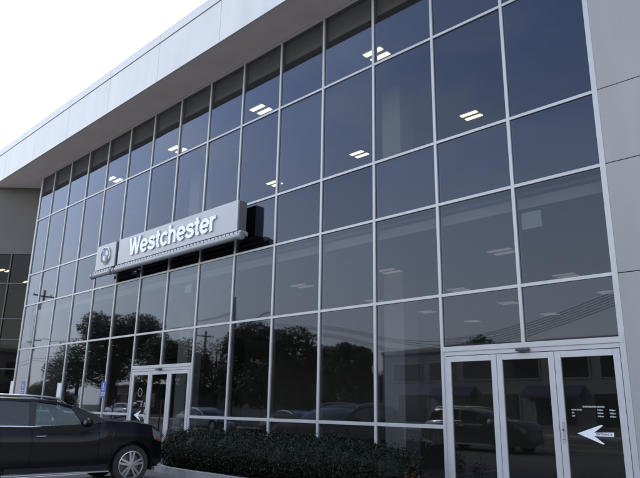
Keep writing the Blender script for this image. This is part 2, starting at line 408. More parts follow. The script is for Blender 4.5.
for a, b in zip(WZ, WZ[1:]):
    for s0, s1 in ((-.925, -.025), (.025, .905), (.955, 1.835)):
        q = [P0+d2*s0+nrm*-.04, P0+d2*s1+nrm*-.04]
        obj('glass_pane', MB().add([(q[0].x, q[0].y, a+.025), (q[1].x, q[1].y, a+.025), (q[1].x, q[1].y, b-.025), (q[0].x, q[0].y, b-.025)], [(3,2,1,0)]), M['wingglass'], B_, fix=False)
PE = P0 + d2*LEN
obj('far_wall', MB().box(FX0, PE.x, PE.y, PE.y+.2, .1, Z['T']+.05), M['winghead'], B_)
# interior
DEP = 20.0
obj('ground_floor', MB().box(FX0, 4.1, .30, DEP, -.1, .148), M['carpet'], B_)
obj('upper_floor_slab', MB().box(EDGE, 4.1, .30, DEP, 5.36, 6.60), M['ceil'], B_)
obj('spandrel_panel', MB().box(EDGE, 0, .135, .29, 5.42, 6.81), M['spandrel'], B_)
obj('showroom_ceiling', MB().box(EDGE, 4.1, .32, DEP, 5.10, 5.30), M['ceil'], B_)
obj('upper_ceiling', MB().box(EDGE, 4.1, .14, DEP, 10.56, 10.7), M['ceil'], B_)
obj('head_panel', MB().box(EDGE, 4.1, .14, .2, 10.7, Z['T']), M['wall'], B_)
obj('rear_wall', MB().box(FX0, 5.1, DEP, DEP+.3, 0, 12.6), M['wall'], B_)
obj('side_wall', MB().box(4.1, 5.1, .31, DEP-.01, 0, 12.55), M['wall'], B_)
obj('side_wall', MB().box(FX0, FX0+.3, PE.y+.21, DEP-.01, 0, 12.55), M['shell'], B_)
obj('roof_deck', MB().box(FX0+.01, 5.1, FY+.21, DEP+.2, 12.56, 12.62), M['roof'], B_)
obj('partition_wall', MB().box(EDGE, 4.0, 13.8, 13.98, .15, 5.09), M['wall'], B_)
obj('partition_wall', MB().box(EDGE, 4.0, 13.8, 13.98, 6.61, 10.55), M['wall'], B_)
for cx in (-6.55, -16.15):
    for z0, z1 in ((.15, 5.09), (6.61, 10.55)): obj('column', MB().box(cx-.32, cx+.32, 2.95, 3.55, z0, z1), M['column'], B_, bevel=.01)
obj('wing_floor', MB().prism([(FX0+.4, -.8), (-27.15, -.8), (-23.95, 2.3), (-23.95, DEP-.1), (FX0+.4, DEP-.1)], lambda a, b, t: (a, b, t), 8.13, 8.4), M['ceil'], B_)

# paper notices stuck to the panes
for x0, x1, z0, z1, lab in ((-1.49, -1.13, 4.63, 4.93, 'pale paper notice taped inside the right hand pane above the entrance doors'),
                            (-11.88, -11.55, 4.68, 4.92, 'small pale paper notice on the pane below the end of the name sign')):
    tag(obj('paper_notice', MB().box(0, x1-x0, 0, .003, 0, z1-z0), M['paper'], loc=None), lab, 'notice', 'notices on the glass').location = (x0, GY+.012, z0)

# ceiling lights seen through the glass
def troffer(name, x, y, z, lit, lab, grp):
    t = thing(name, lab, 'ceiling light', (x, y, z), grp)
    obj('housing', MB().box(x-.31, x+.31, y-.31, y+.31, z-.05, z), M['fixture'], t)
    for dy in (-.15, .15): obj('tube', MB().box(x-.28, x+.28, y+dy-.07, y+dy+.07, z-.068, z-.052), M['tube_lit' if lit else 'tube_dim'], t)
order = ['nearest the right', 'second from the right', 'third from the right', 'fourth from the right', 'farthest left']
for j, y in enumerate((1.33, 6.05)):
    for i in range(4 if j == 0 else 3):
        troffer('ceiling_light', -5.75-4.62*i, y, 10.55, True,
                f"lit upper floor light, {order[i]} in the {'front row at the glass' if j == 0 else 'deeper row'}", 'lit lights on the upper floor')
rows_ = ['front row at the glass', 'second row inside', 'third row inside', 'deepest row']
for j, y in enumerate((2.7, 6.1, 9.2, 12.4)):
    for i in range(3):
        troffer('showroom_light', -3.25-3.25*i, y, 5.09, False, f"faint showroom ceiling light, {order[i]}, {rows_[j]}", 'faint lights in the showroom')
for i, (a, b) in enumerate(((-30.1, 1.1), (-32.4, 3.2))):
    troffer('wing_light', a, b, 8.13, True, ['small lit light behind the dark end bay glass, farther left', 'small lit light behind the dark end bay glass, beside the corner'][i], 'lights in the end bay')

# ------------------------------------------------------------------ the sign
SY = -.42
def panel(t, x0, x1, z0, z1):
    obj('sign_panel', MB().box(x0, x1, SY, SY+.05, z0, z1), M['signface'], t, bevel=.006)
    obj('sign_return', MB().box(x0+.004, x1-.004, SY+.051, SY+.30, z0+.004, z1-.004), M['signdark'], t)
    bk = MB()
    for xx in ([x0+.35, x1-.35]): bk.box(xx-.04, xx+.04, SY+.30, .0, z0+.2, z0+.28)
    obj('bracket', bk, M['signdark'], t)
def lightbar(t, x0, x1, zc, y):
    b = MB().tube([(x0, y, zc), (x1, y, zc)], .085, 20); obj('tube', b, M['signtube'], t, smooth=True)
    for xe, sg in ((x0, -1), (x1, 1)):
        obj('end_cap', MB().lathe([(.001, .05), (.08, .05), (.105, .035), (.105, -.06), (.085, -.06)], (xe, y, zc), (sg, 0, 0), 20), M['signtube'], t, smooth=True)
    g = MB(); n = int((x1-x0)/.16)
    for i in range(n):
        xx = x0+.08+(x1-x0-.16)*i/max(1, n-1); g.box(xx-.062, xx+.062, y+.0, y+.20, zc+.086, zc+.15)
    obj('louvre_strip', g, M['signface'], t)
    obj('channel', MB().box(x0+.02, x1-.02, y+.03, y+.24, zc+.03, zc+.135), M['signtube'], t)
ns = thing('name_sign', 'long silver fascia sign reading Westchester in raised white letters over a tube', 'sign', (-12.1, SY, 5.9))
panel(ns, -15.22, -9.0, 5.93, 6.77)
lightbar(ns, -15.25, -8.75, 5.735, SY-.05)
def smooth_line(P, n=6):
    out = []
    for i in range(len(P)-1):
        p0 = P[max(i-1, 0)]; p1 = P[i]; p2 = P[i+1]; p3 = P[min(i+2, len(P)-1)]
        for k in range(n):
            t = k/n; out.append(tuple(.5*(2*p1[j]+(p2[j]-p0[j])*t+(2*p0[j]-5*p1[j]+4*p2[j]-p3[j])*t*t+(3*p1[j]-p0[j]-3*p2[j]+p3[j])*t**3) for j in (0, 1)))
    return out+[P[-1]]
def arc(cx, cy, rx, ry, a0, a1, n=22): return [(cx+rx*math.cos(R(a0+(a1-a0)*i/n)), cy+ry*math.sin(R(a0+(a1-a0)*i/n))) for i in range(n+1)]
GL = dict(
    W=([[(.05, 1), (.265, .10), (.50, .92), (.735, .10), (.95, 1)]], 1.0),
    e=([arc(.325, .37, .245, .295, 2, 318), [(.10, .37), (.57, .37)]], .65),
    s=([smooth_line([(.535, .52), (.47, .625), (.31, .665), (.155, .61), (.125, .525), (.195, .445), (.33, .395), (.47, .335), (.53, .23), (.47, .12), (.31, .075), (.145, .125), (.075, .235)])], .61),
    t=([smooth_line([(.19, .92), (.19, .55), (.19, .19), (.235, .10), (.36, .085)], 5), [(.03, .66), (.36, .66)]], .40),
    c=([arc(.33, .37, .25, .295, 38, 322)], .63),
    h=([[(.10, 0), (.10, 1)], smooth_line([(.10, .46), (.17, .60), (.30, .665), (.43, .625), (.50, .49), (.50, .25), (.50, 0)])], .645),
    r=([[(.10, 0), (.10, .735)], smooth_line([(.10, .44), (.16, .585), (.26, .65), (.39, .655)])], .42))
def ribbon(mb, P, hw, fn, t0, t1):
    Lf, Rt = [], []
    for i, p in enumerate(P):
        a = P[max(i-1, 0)]; b = P[min(i+1, len(P)-1)]
        def nn(u, v): d = math.hypot(v[0]-u[0], v[1]-u[1]) or 1; return (-(v[1]-u[1])/d, (v[0]-u[0])/d)
        n1 = nn(a, p) if i else nn(p, b); n2 = nn(p, b) if i < len(P)-1 else nn(a, p)
        m_ = (n1[0]+n2[0], n1[1]+n2[1]); l_ = math.hypot(*m_) or 1; m_ = (m_[0]/l_, m_[1]/l_); k_ = min(1.25, 1/max(.3, m_[0]*n1[0]+m_[1]*n1[1]))
        Lf.append((p[0]+m_[0]*hw*k_, p[1]+m_[1]*hw*k_)); Rt.append((p[0]-m_[0]*hw*k_, p[1]-m_[1]*hw*k_))
    n = len(P); k = len(mb.v)
    for t in (t0, t1): mb.v += [fn(*q, t) for q in Lf] + [fn(*q, t) for q in Rt]
    for i in range(n-1):
        mb.f += [(k+i, k+i+1, k+n+i+1, k+n+i), (k+2*n+i, k+3*n+i, k+3*n+i+1, k+2*n+i+1), (k+i, k+2*n+i, k+2*n+i+1, k+i+1), (k+n+i, k+n+i+1, k+3*n+i+1, k+3*n+i)]
    mb.f += [(k, k+n, k+3*n, k+2*n), (k+n-1, k+3*n-1, k+4*n-1, k+2*n-1)]
CAPH = .575; tot = sum(GL[ch][1] for ch in 'Westchester'); kx = 4.58/tot; pen = -14.47
for ch in 'Westchester':
    strokes, adv = GL[ch]; mb = MB()
    if ch == 'W':
        for j, (xa, ya, xb, yb) in enumerate(((.09, 1, .285, 0), (.50, .99, .305, .01), (.50, .985, .695, .015), (.91, .995, .715, .005))):
            mb.prism([(xa-.085, ya), (xa+.085, ya), (xb+.085, yb), (xb-.085, yb)], lambda a, b, t, pen=pen: (pen+a*kx, t, 6.10+b*CAPH), SY-.004, SY-.038-.0012*j)
        strokes = []
    for j, P in enumerate(strokes):
        ribbon(mb, P, .088 if ch != 'W' else .105, lambda a, b, t, pen=pen: (pen+a*kx, t, 6.10+b*CAPH), SY-.004, SY-.038-.0012*j)
    lt = obj('letter', mb, M['letter'], ns)
    lt.data.materials.append(M['letterside'])
    for p in lt.data.polygons:
        if abs(p.normal.y) < .5: p.material_index = 1
    pen += adv*kx
es = thing('emblem_sign', 'square silver sign box with a round blue and white emblem', 'sign', (-16.05, SY, 5.9))
panel(es, -16.72, -15.42, 5.93, 6.77)
lightbar(es, -16.75, -15.5, 5.735, SY-.05)
ec = (-16.03, SY-.004, 6.36); er = .30
em = obj('emblem', MB().lathe([(.001, .035), (er*.62, .035), (er*.62, .0), (.001, 0)], ec, (0, -1, 0), 40), M['vinyl'], es, smooth=True)
obj('emblem_ring', MB().lathe([(er*.64, 0), (er*.64, .04), (er*.95, .035), (er*.95, 0)], ec, (0, -1, 0), 40), M['ring'], em, smooth=True)
obj('emblem_rim', MB().lathe([(er*.95, 0), (er*.95, .045), (er, .04), (er, 0)], ec, (0, -1, 0), 40), M['chrome'], em, smooth=True)
qd = MB()
for q0 in (90, 270):
    pts = [(0, 0)] + [(math.cos(R(q0+a))*er*.61, math.sin(R(q0+a))*er*.61) for a in range(0, 91, 10)]
    qd.prism(pts, lambda a, b, t: (ec[0]+a, t, ec[2]+b), SY-.047, SY-.041)
obj('emblem_quadrants', qd, M['blue'], em)
for ch, ang in (('B', 128), ('M', 90), ('W', 52)):
    ca = R(ang); rr = er*.71
    def fl(u, v, w_):
        th = R(ang-90); return (ec[0]+math.cos(ca)*rr+u*math.cos(th)-v*math.sin(th), SY-.047, ec[2]+math.sin(ca)*rr+u*math.sin(th)+v*math.cos(th))
    obj('emblem_letter', text_mb(ch, .085, fl, 0, .002, align='CENTER'), M['vinyl'], em, fix=False)

# ------------------------------------------------------------------ hedge
def leaves(mb, pts, size, flat=.6):
    for p, nrm_ in pts:
        s_ = size*random.uniform(.7, 1.35)
        d = (Vector((random.gauss(0, 1), random.gauss(0, 1), random.gauss(0, 1))).normalized()*flat + nrm_*(1-flat)+Vector((0,0,.15))).normalized()
        a = d.cross(Vector((random.gauss(0,1), random.gauss(0,1), random.gauss(0,1)))).normalized(); b = d.cross(a)
        k = len(mb.v)
        mb.v += [tuple(p-a*s_), tuple(p+b*s_*.45), tuple(p+a*s_), tuple(p-b*s_*.45)]
        mb.f.append((k, k+1, k+2, k+3))
hg = thing('clipped_hedge', 'low dark green hedge in the bed below the glass wall', 'hedge', (-7, -.7, .1))
lobes = []
x = -10.75
while x < -3.6:
    h = .80 + .10*math.sin((x+10.8)*.40) + random.uniform(-.05, .05)
    if x > -4.3: h -= .10*(x+4.3)
    lobes.append((x, -.64+random.uniform(-.06, .06), h, random.uniform(.36, .5)))
    x += random.uniform(.30, .44)
hb = MB(); pts = []
for (lx, ly, h, rr) in lobes:
    cz = .10 + h*.5
    for _ in range(2400):
        d = Vector((random.gauss(0,1), random.gauss(0,1), random.gauss(0,1))).normalized()
        # rounded box of a shrub
        q = 3.2; nn = (abs(d.x)**q+abs(d.y)**q+abs(d.z)**q)**(-1/q); e = d*nn
        sc = random.uniform(.80, 1.04) if random.random() < .93 else random.uniform(1.03, 1.26)
        pts.append((Vector((lx+e.x*rr*sc, ly+e.y*.50*sc, cz+e.z*h*.5*sc)), d))
leaves(hb, pts, .026)
obj('foliage', hb, M['hedge'], hg, fix=False)
core = MB()
for (lx, ly, h, rr) in lobes: core.blob((lx, ly, .10+h*.46), (rr*.85, .42, h*.44), 8)
obj('inner_foliage', core, M['hedge'], hg)
sp = thing('turning_shrub', 'small shrub with rusty red leaves at the right end of the hedge', 'shrub', (-3.22, -1.08, .1))
sb = MB(); leaves(sb, [(Vector((-3.22+random.gauss(0, .09), -1.08+random.gauss(0, .07), .36+random.gauss(0, .12))), Vector((0,0,1))) for _ in range(170)], .028)
obj('foliage', sb, M['redleaf'], sp, fix=False)
stm = MB()
for k in range(6):
    a = k*1.05; stm.tube([(-3.22, -1.08, .1), (-3.22+.1*math.cos(a), -1.08+.07*math.sin(a), .46)], .006, 5)
obj('stem', stm, M['bark'], sp)
lit = MB()
for _ in range(260):
    x, y = random.uniform(-10.9, -4), random.uniform(-1.26, -.9); a = random.uniform(0, 6.28); s_ = random.uniform(.015, .035)
    if x < -10.3 and y < -1.0: continue
    lit.add([(x+s_*math.cos(a), y+s_*math.sin(a), .105), (x-s_*.5*math.sin(a), y+s_*.5*math.cos(a), .112), (x-s_*math.cos(a), y-s_*math.sin(a), .106), (x+s_*.5*math.sin(a), y-s_*.5*math.cos(a), .118)], [(0,1,2,3)])
lo = obj('leaf_litter', lit, M['redleaf'], fix=False); lo['kind'] = 'stuff'; tag(lo, 'dry fallen leaves scattered on the mulch along the kerb', 'leaf litter')

# ------------------------------------------------------------------ parking signs on posts
def parking_sign(x, y, blue, lab, top=2.28):
    t = thing('parking_sign', lab, 'sign', (x, y, .135), 'parking signs along the walkway')
    obj('post', MB().box(x-.025, x+.025, y, y+.03, .135, top-.02), M['post'], t)
    m = M['signblue'] if blue else M['signwhite']
    pl = obj('sign_plate', MB().box(x-.155, x+.155, y-.006, y-.002, top-.46, top), m, t, bevel=.002)
    yy = y-.009
    if blue:
        g = MB(); cx, cz = x, top-.14
        g.lathe([(.046, 0), (.046, .002), (.060, .002), (.060, 0), (.046, 0)], (cx-.005, yy+.002, cz-.045), (0, -1, 0), 20)
        g.lathe([(.001, .0), (.018, 0), (.018, .003), (.001, .003)], (cx-.02, yy+.002, cz+.075), (0, -1, 0), 14)
        def strip(a, b, w):
            a = Vector((a[0], 0, a[1])); b = Vector((b[0], 0, b[1])); d = (b-a).normalized(); nn = Vector((-d.z, 0, d.x))*w
            g.prism([(a.x-nn.x, a.z-nn.z), (b.x-nn.x, b.z-nn.z), (b.x+nn.x, b.z+nn.z), (a.x+nn.x, a.z+nn.z)], lambda p, q, tt: (cx+p, tt, cz+q), yy-.004, yy-.001)
        strip((-.02, .055), (-.012, -.02), .011); strip((-.018, .02), (.035, .02), .008); strip((-.012, -.02), (.045, -.02), .011); strip((.04, -.02), (.066, -.08), .010); strip((.062, -.08), (.085, -.072), .008)
        obj('wheelchair_symbol', g, M['signwhite'], pl)
        for k, s_ in enumerate(('RESERVED', 'PARKING')):
            obj('lettering', text_mb(s_, .058, lambda u, v, w_: (x+u, yy+.001, top-.34-.07*k+v), align='CENTER', bold=.001), M['signwhite'], pl, fix=False)
    else:
        obj('border', MB().box(x-.145, x+.145, yy, yy+.002, top-.02, top-.012).box(x-.145, x+.145, yy, yy+.002, top-.448, top-.44)
            .box(x-.145, x-.137, yy, yy+.002, top-.44, top-.02).box(x+.137, x+.145, yy, yy+.002, top-.44, top-.02), M['post'], pl)
parking_sign(-14.2, -.95, True, 'blue accessible parking sign on a post just left of the far entrance doors', 2.18)
parking_sign(-17.2, -.95, False, 'plain white sign on a post above the roof of the parked car, mid row', 2.18)
parking_sign(-20.2, -.95, True, 'blue accessible parking sign at the far left, mostly hidden by the car roof', 2.28)
parking_sign(-21.25, -.95, False, 'plain white sign on a post at the far left by the corner of the glass', 2.30)

# ------------------------------------------------------------------ cars
def lerp(a, b, t): return a+(b-a)*t
def curve(pts):
    def f(x):
        if x <= pts[0][0]: return pts[0][1]
        for (a, p), (b, q) in zip(pts, pts[1:]):
            if x <= b:
                t = (x-a)/(b-a); t = t*t*(3-2*t)*.5+t*.5; return lerp(p, q, t)
        return pts[-1][1]
    return f
def make_car(name, label, paint, kind='suv', loc=(0,0,0), heading=0., group=None):
    """x forward from the front axle, y left, z up"""
    t = thing(name, label, 'car', (0,0,0), group)
    suv = kind == 'suv'
    RA = -2.95 if suv else -2.80
    rear, nose = (-3.98, .80) if suv else (-3.85, .92)
    hub, rt_, ra_ = (.375, .375, .455) if suv else (.33, .33, .40)
    if suv:
        zt = curve([(-3.98, 1.10), (-3.0, 1.14), (-1.0, 1.10), (-.76, 1.14), (-.62, 1.225), (0, 1.20), (.42, 1.14), (.64, 1.04), (.80, .84)])
        zr = [( -.54, 1.14), (-1.24, 1.53), (-1.62, 1.62), (-1.95, 1.645), (-2.6, 1.655), (-3.3, 1.63), (-3.62, 1.53), (-3.93, 1.12)]
        xr = -3.98; sill = .30; Tumble = .24
    else:
        zt = curve([(-3.85, .92), (-3.7, 1.0), (-3.2, 1.02), (-2.2, .98), (-1.0, .93), (-.6, .96), (0, .90), (.5, .80), (.8, .70), (.92, .58)])
        zr = [(-.58, .95), (-1.35, 1.30), (-1.8, 1.42), (-2.3, 1.44), (-2.8, 1.36), (-3.25, 1.02)]
        xr = -3.2; sill = .22; Tumble = .26
    wd = curve([(rear, .74), (rear+.12, .86), (rear+.6, .945), (-2, .955), (0, .945), (.40, .90), (.64, .79), (nose, .58)])
    def zb(x):
        b = sill
        if x > .4: b = lerp(sill, sill+.06, min(1, (x-.4)/.5))
        if x < RA-.45: b = lerp(sill, sill+.12, min(1, (RA-.45-x)/.5))
        for xa in (0, RA):
            if abs(x-xa) < ra_: b = max(b, hub + math.sqrt(ra_**2-(x-xa)**2))
        return b
    def S(x, tt, off=0.):
        z0, z1 = zb(x), zt(x); z = lerp(z0, z1, tt)
        zz = (z-sill)/(z1-sill)
        y = wd(x) - .07*max(0, .22-zz)/.22 - .09*max(0, zz-.72)**1.5/.28**1.5*1.0 + .008*math.exp(-((zz-.70)/.05)**2)
        return (x, y+off, z)
    xs = sorted(set([rear, nose] + [rear+.02, rear+.06, rear+.12, nose-.02, nose-.05, nose-.1] + [rear+.1*i for i in range(1, int((nose-rear)/.1))]
                    + [xa+ra_*math.cos(R(a)) for xa in (0, RA) for a in range(0, 181, 12)] + [xa+sg*(ra_+.001) for xa in (0, RA) for sg in (-1, 1)]))
    T_ = [i/12 for i in range(13)]
    doors_ = [(-1.98, -.72), (-2.98 if suv else -2.75, -2.0)]
    body = MB()
    def inside(a, b): return any(a >= d0-1e-6 and b <= d1+1e-6 for d0, d1 in doors_)
    xs = sorted(set(xs + [v for d in doors_ for v in d]))
    xs = [x for i, x in enumerate(xs) if i == 0 or x-xs[i-1] > 1e-4]
    for sg in (1, -1):
        for a, b in zip(xs, xs[1:]):
            if inside(a, b): continue
            body.grid([[(p[0], p[1]*sg, p[2]) for p in (S(x, q) for q in T_)] for x in (a, b)])
    F = [1, .93, .8, .6, .3, 0, -.3, -.6, -.8, -.93, -1]
    def deck(x, f): 
        p = S(x, 1); return (x, p[1]*f, p[2]+.045*(1-f*f)*min(1, (nose-x)/.3+.2))
    for a, b in zip(xs, xs[1:]):
        if a > -.72 or b < xr+.05: body.grid([[deck(x, f) for f in F] for x in (a, b)])
    for x in (rear, nose):                      # front and rear faces
        body.grid([[ (x, S(x, q)[1]*f, S(x, q)[2] + (.045*.2*(1-f*f) if q == 1 and x == nose else 0)) for f in F] for q in T_])
    body.grid([[(x, y, sill+.02) for y in (-.80, .80)] for x in (rear+.1, RA-ra_, RA+ra_, -ra_, ra_, nose-.1)])
    bo = obj('body', body, paint, t, smooth=True, sharp=40)
    for xa in (0, RA):
        for sg in (1, -1):
            lin = MB(); 
            lin.grid([[(xa+ra_*math.cos(R(a)), sg*y, hub+ra_*math.sin(R(a))) for y in (.55, .93)] for a in range(-15, 196, 15)])
            lin.add([(xa+ra_*math.cos(R(a)), sg*.55, hub+ra_*math.sin(R(a))) for a in range(-15, 196, 15)], [tuple(range(15))])
            obj('wheel_arch', lin, M['black'], bo)
    for d0, d1 in doors_:
        for sg in (1, -1):
            dx = [x for x in xs if d0+.008 < x < d1-.008]; dx = [d0+.006] + dx + [d1-.006]
            dm = MB().grid([[(p[0], p[1]*sg, p[2]) for p in (S(x, q) for q in T_)] for x in dx])
            dm.grid([[(x, sg*(S(x, .5)[1]-.05), S(x, q)[2]) for q in T_] for x in (d0-.03, d1+.03)])
            do = obj('door', dm, paint, t, smooth=True)
            hx = d0+.16; p = S(hx, .80)
            h = MB().tube([(hx-.09, sg*(p[1]-.005), p[2]), (hx-.07, sg*(p[1]+.035), p[2]), (hx+.07, sg*(p[1]+.035), p[2]+.003), (hx+.09, sg*(p[1]-.005), p[2])], .013, 8)
            obj('handle', h, M['rim'], do, smooth=True)
    # lower cladding, chrome waist strip, running board
    for sg in (1, -1):
        tr = MB(); dx = [x for x in xs if RA+ra_+.02 < x < -ra_-.02]
        tr.grid([[(x, sg*(S(x, q)[1]+.006), S(x, q)[2]) for q in (0, .04, .08, .12)] for x in dx]); obj('sill_trim', tr, M['black'], t, smooth=True)
        if suv:
            obj('running_board', MB().box(RA+ra_+.05, -ra_-.03, min(sg*.86, sg*1.0), max(sg*.86, sg*1.0), sill-.035, sill-.005), M['rim'], t, bevel=.01)
    # greenhouse
    def gy(x, z): 
        b = zt(x); return S(x, 1)[1]-.012 - Tumble*max(0, z-b)**1.12
    roofz = curve(sorted(zr))
    zb2 = lambda x: zt(x)+.012
    def side(poly, name_, m_, th=.012, out=0.):
        for sg in (1, -1):
            # refine polygon edges
            pp = []
            for (a, b) in zip(poly, poly[1:]+poly[:1]):
                for k in range(6): pp.append((lerp(a[0], b[0], k/6), lerp(a[1], b[1], k/6)))
            mb = MB().prism(pp, lambda a, b, q: (a, sg*(gy(a, b)+out-q), b), 0, th); obj(name_, mb, m_, t)
    top = lambda x: roofz(x)-.075
    if suv:
        fwx = [(-1.00, zb2(-1.00)), (-1.27, top(-1.27)-.01), (-1.52, top(-1.52)-.015), (-1.93, top(-1.93)-.01), (-1.93, zb2(-1.93))]
        rwx = [(-2.05, zb2(-2)), (-2.05, top(-2.05)-.01), (-2.5, top(-2.5)), (-2.86, top(-2.86)), (-2.96, zb2(-2.9))]
        qwx = [(-3.06, zb2(-3.06)), (-2.97, top(-2.97)), (-3.3, top(-3.3)-.01), (-3.46, top(-3.46)-.03), (-3.68, zb2(-3.68)+.10), (-3.66, zb2(-3.6))]
        wins = ((fwx, 'carglass'), (rwx, 'cartint'), (qwx, 'cartint'))
        pil = [[(-.58, zb2(-.58)), (-1.24, roofz(-1.24)-.01), (-1.27, top(-1.27)), (-1.00, zb2(-1.00))],
               [(-1.93, zb2(-1.93)), (-1.93, top(-1.93)), (-2.05, top(-2.05)), (-2.05, zb2(-2.05))],
               [(-2.96, zb2(-2.96)), (-2.86, top(-2.86)), (-2.97, top(-2.97)), (-3.06, zb2(-3.06))],
               [(-3.66, zb2(-3.66)), (-3.68, zb2(-3.68)+.10), (-3.46, top(-3.46)-.03), (-3.46, roofz(-3.46)-.01), (-3.64, roofz(-3.64)-.03), (-3.93, zb2(-3.93)), (-3.93, zt(-3.93)-.02), (-3.66, zt(-3.66)-.02)]]
        xf, xb = -1.24, -3.62; wb_, bb_ = -.56, -3.93
    else:
        fwx = [(-.98, zb2(-.98)), (-1.36, top(-1.36)-.01), (-1.9, top(-1.9)), (-1.93, zb2(-1.93))]
        rwx = [(-2.02, zb2(-2)), (-2.02, top(-2.02)), (-2.5, top(-2.5)), (-2.72, top(-2.72)-.02), (-2.95, zb2(-2.9)+.03), (-2.95, zb2(-2.95))]
        wins = ((fwx, 'carglass'), (rwx, 'cartint'))
        pil = [[(-.60, zb2(-.60)), (-1.36, roofz(-1.36)-.01), (-1.36, top(-1.36)), (-.98, zb2(-.98))],
               [(-1.93, zb2(-1.93)), (-1.9, top(-1.9)), (-2.02, top(-2.02)), (-2.02, zb2(-2.02))],
               [(-2.95, zb2(-2.95)), (-2.95, zb2(-2.95)+.03), (-2.72, top(-2.72)-.02), (-2.72, roofz(-2.72)-.01), (-2.85, roofz(-2.85)-.01), (-3.25, zb2(-3.25))]]
        xf, xb = -1.36, -2.82; wb_, bb_ = -.60, -3.22
    for w, g_ in wins: side(w, 'side_window', M[g_], .004, -.006)
    for p_ in pil: side(p_, 'pillar', paint if suv and p_ is pil[-1] else M['black'] if p_ is pil[1] or (suv and p_ is pil[2]) else paint, .03, .002)
    rx = [xf + (xb-xf)*i/16 for i in range(17)]
    def roofrow(x):
        row = []
        zr_ = roofz(x); ye = gy(x, zr_-.075)
        row.append((x, ye, zr_-.075)); row.append((x, ye-.025, zr_-.03))
        for f in (.93, .7, .35, 0, -.35, -.7, -.93): row.append((x, (ye-.06)*f/.93, zr_-.02+.03*(1-f*f)))
        row.append((x, -ye+.025, zr_-.03)); row.append((x, -ye, zr_-.075)); return row
    obj('roof', MB().grid([roofrow(x) for x in rx]), paint, t, smooth=True)
    def screen(x0, x1, nm, m_):
        g = MB(); rows = []
        for k in range(9):
            q = k/8; x = lerp(x0, x1, q); a = deck(x0, 0)[2] if q == 0 else 0
            row = []
            for f in (-1, -.75, -.4, 0, .4, .75, 1):
                zA = deck(x0, f)[2] + .005; yA = S(x0, 1)[1]-.03; rr = roofrow(x1); yB = rr[0][1]-.03; zB = roofz(x1)-.02+.03*(1-f*f)
                bulge = math.sin(q*math.pi)*.05
                row.append((x + (.10 if x0 > -2 else -.08)*(1-f*f)*(1-q*.5), lerp(yA, yB, q)*f, lerp(zA, zB, q)+bulge*.6))
            rows.append(row)
        obj(nm, MB().grid(rows), m_, t, smooth=True)
    screen(wb_, xf, 'windscreen', M['carglass']); screen(bb_, xb, 'rear_window', M['cartint'])
    # interior
    seat = MB()
    for sx, sy in ((-1.75, .38), (-1.75, -.38), (-2.7, .38), (-2.7, -.38)):
        z0 = zt(-1)-.45
        seat.box(sx-.25, sx+.25, sy-.24, sy+.24, z0, z0+.14); seat.box(sx-.34, sx-.20, sy-.23, sy+.23, z0+.1, z0+.62); seat.box(sx-.33, sx-.23, sy-.12, sy+.12, z0+.64, z0+.82)
    obj('seats', seat, M['interior'], t, bevel=.04)
    obj('dashboard', MB().box(-1.05, -.65, -.80, .80, zt(-1)-.35, zt(-1)-.05), M['interior'], t, bevel=.05)
    obj('cabin_floor', MB().box(rear+.25, -.7, -.82, .82, sill+.03, sill+.12), M['interior'], t)
    sw = MB(); sw.lathe([(.17+.012*math.cos(a), .012*math.sin(a)) for a in [k*math.pi/4 for k in range(9)]], (-1.18, .38, zt(-1)+.0), (-.9, 0, .45), 24)
    obj('steering_wheel', sw, M['black'], t, smooth=True)
    # lamps, mirrors, grille, bumpers
    def patch(x0, x1, t0, t1, off, nm, m_, par=t):
        out = []
        for sg in (1, -1):
            xx = [lerp(x0, x1, i/8) for i in range(9)]; tt = [lerp(t0, t1, i/5) for i in range(6)]
            rows = [[(p[0]+off*.7, sg*(p[1]+off), p[2]) for p in (S(x, q) for q in tt)] for x in xx]
            m_b = MB().grid(rows); out.append(obj(nm, m_b, m_, par if not isinstance(par, list) else par[0 if sg == 1 else 1], smooth=True))
        return out
    hl = patch(.42, nose-.05, .68, .93, .009, 'headlight', M['lamp'])
    patch(.52, nose-.10, .67, .77, .014, 'indicator', M['amber'], hl)
    patch(rear+.02, rear+.28, .62, .90, .010, 'tail_light', M['red'])
    gr = MB()
    zg0, zg1 = zt(nose)-.30, zt(nose)-.04
    for k in range(6):
        z = lerp(zg0, zg1, k/5); gr.box(nose, nose+.02, -.42, .42, z-.012, z+.012)
    obj('grille', gr, M['rim'], t); obj('grille_backing', MB().box(nose-.01, nose+.006, -.44, .44, zg0-.03, zg1+.03), M['black'], t)
    obj('front_bumper', MB().box(nose-.02, nose+.035, -.56, .56, sill+.06, sill+.2), M['black'], t, bevel=.02)
    obj('rear_bumper', MB().box(rear-.04, rear+.02, -.70, .70, sill+.14, sill+.36), M['black'], t, bevel=.02)
    for sg in (1, -1):
        mz = zt(-1)+.10; my = S(-1.0, 1)[1]+.12
        mm = MB().blob((-.98, sg*(my), mz), (.075, .125, .085), 10); mm.tube([(-.97, sg*(my-.22), mz-.08), (-.97, sg*(my-.06), mz-.03)], .03, 8)
        mo = obj('door_mirror', mm, paint, t, smooth=True)
        obj('mirror_glass', MB().blob((-1.05, sg*my, mz), (.008, .10, .062), 8), M['chrome'], mo, smooth=True)
        if suv:
            rr = MB(); pts = []
            for i in range(15):
                x = lerp(-1.36, -3.45, i/14); e = .055*min(1, i/1.0, (14-i)/1.0); pts.append((x, sg*(gy(x, roofz(x)-.075)-.085), roofz(x)-.02+e))
            rr.tube(pts, .019, 8); obj('roof_rail', rr, M['rim'], t, smooth=True)
            st_ = MB().grid([[(x, sg*(S(x, 1)[1]-dy), S(x, 1)[2]+dz) for dy, dz in ((-.004, -.02), (-.008, -.005), (.004, .012))] for x in [lerp(-.95, -3.7, i/24) for i in range(25)]])
            obj('waist_strip', st_, M['chrome'], t, smooth=True)
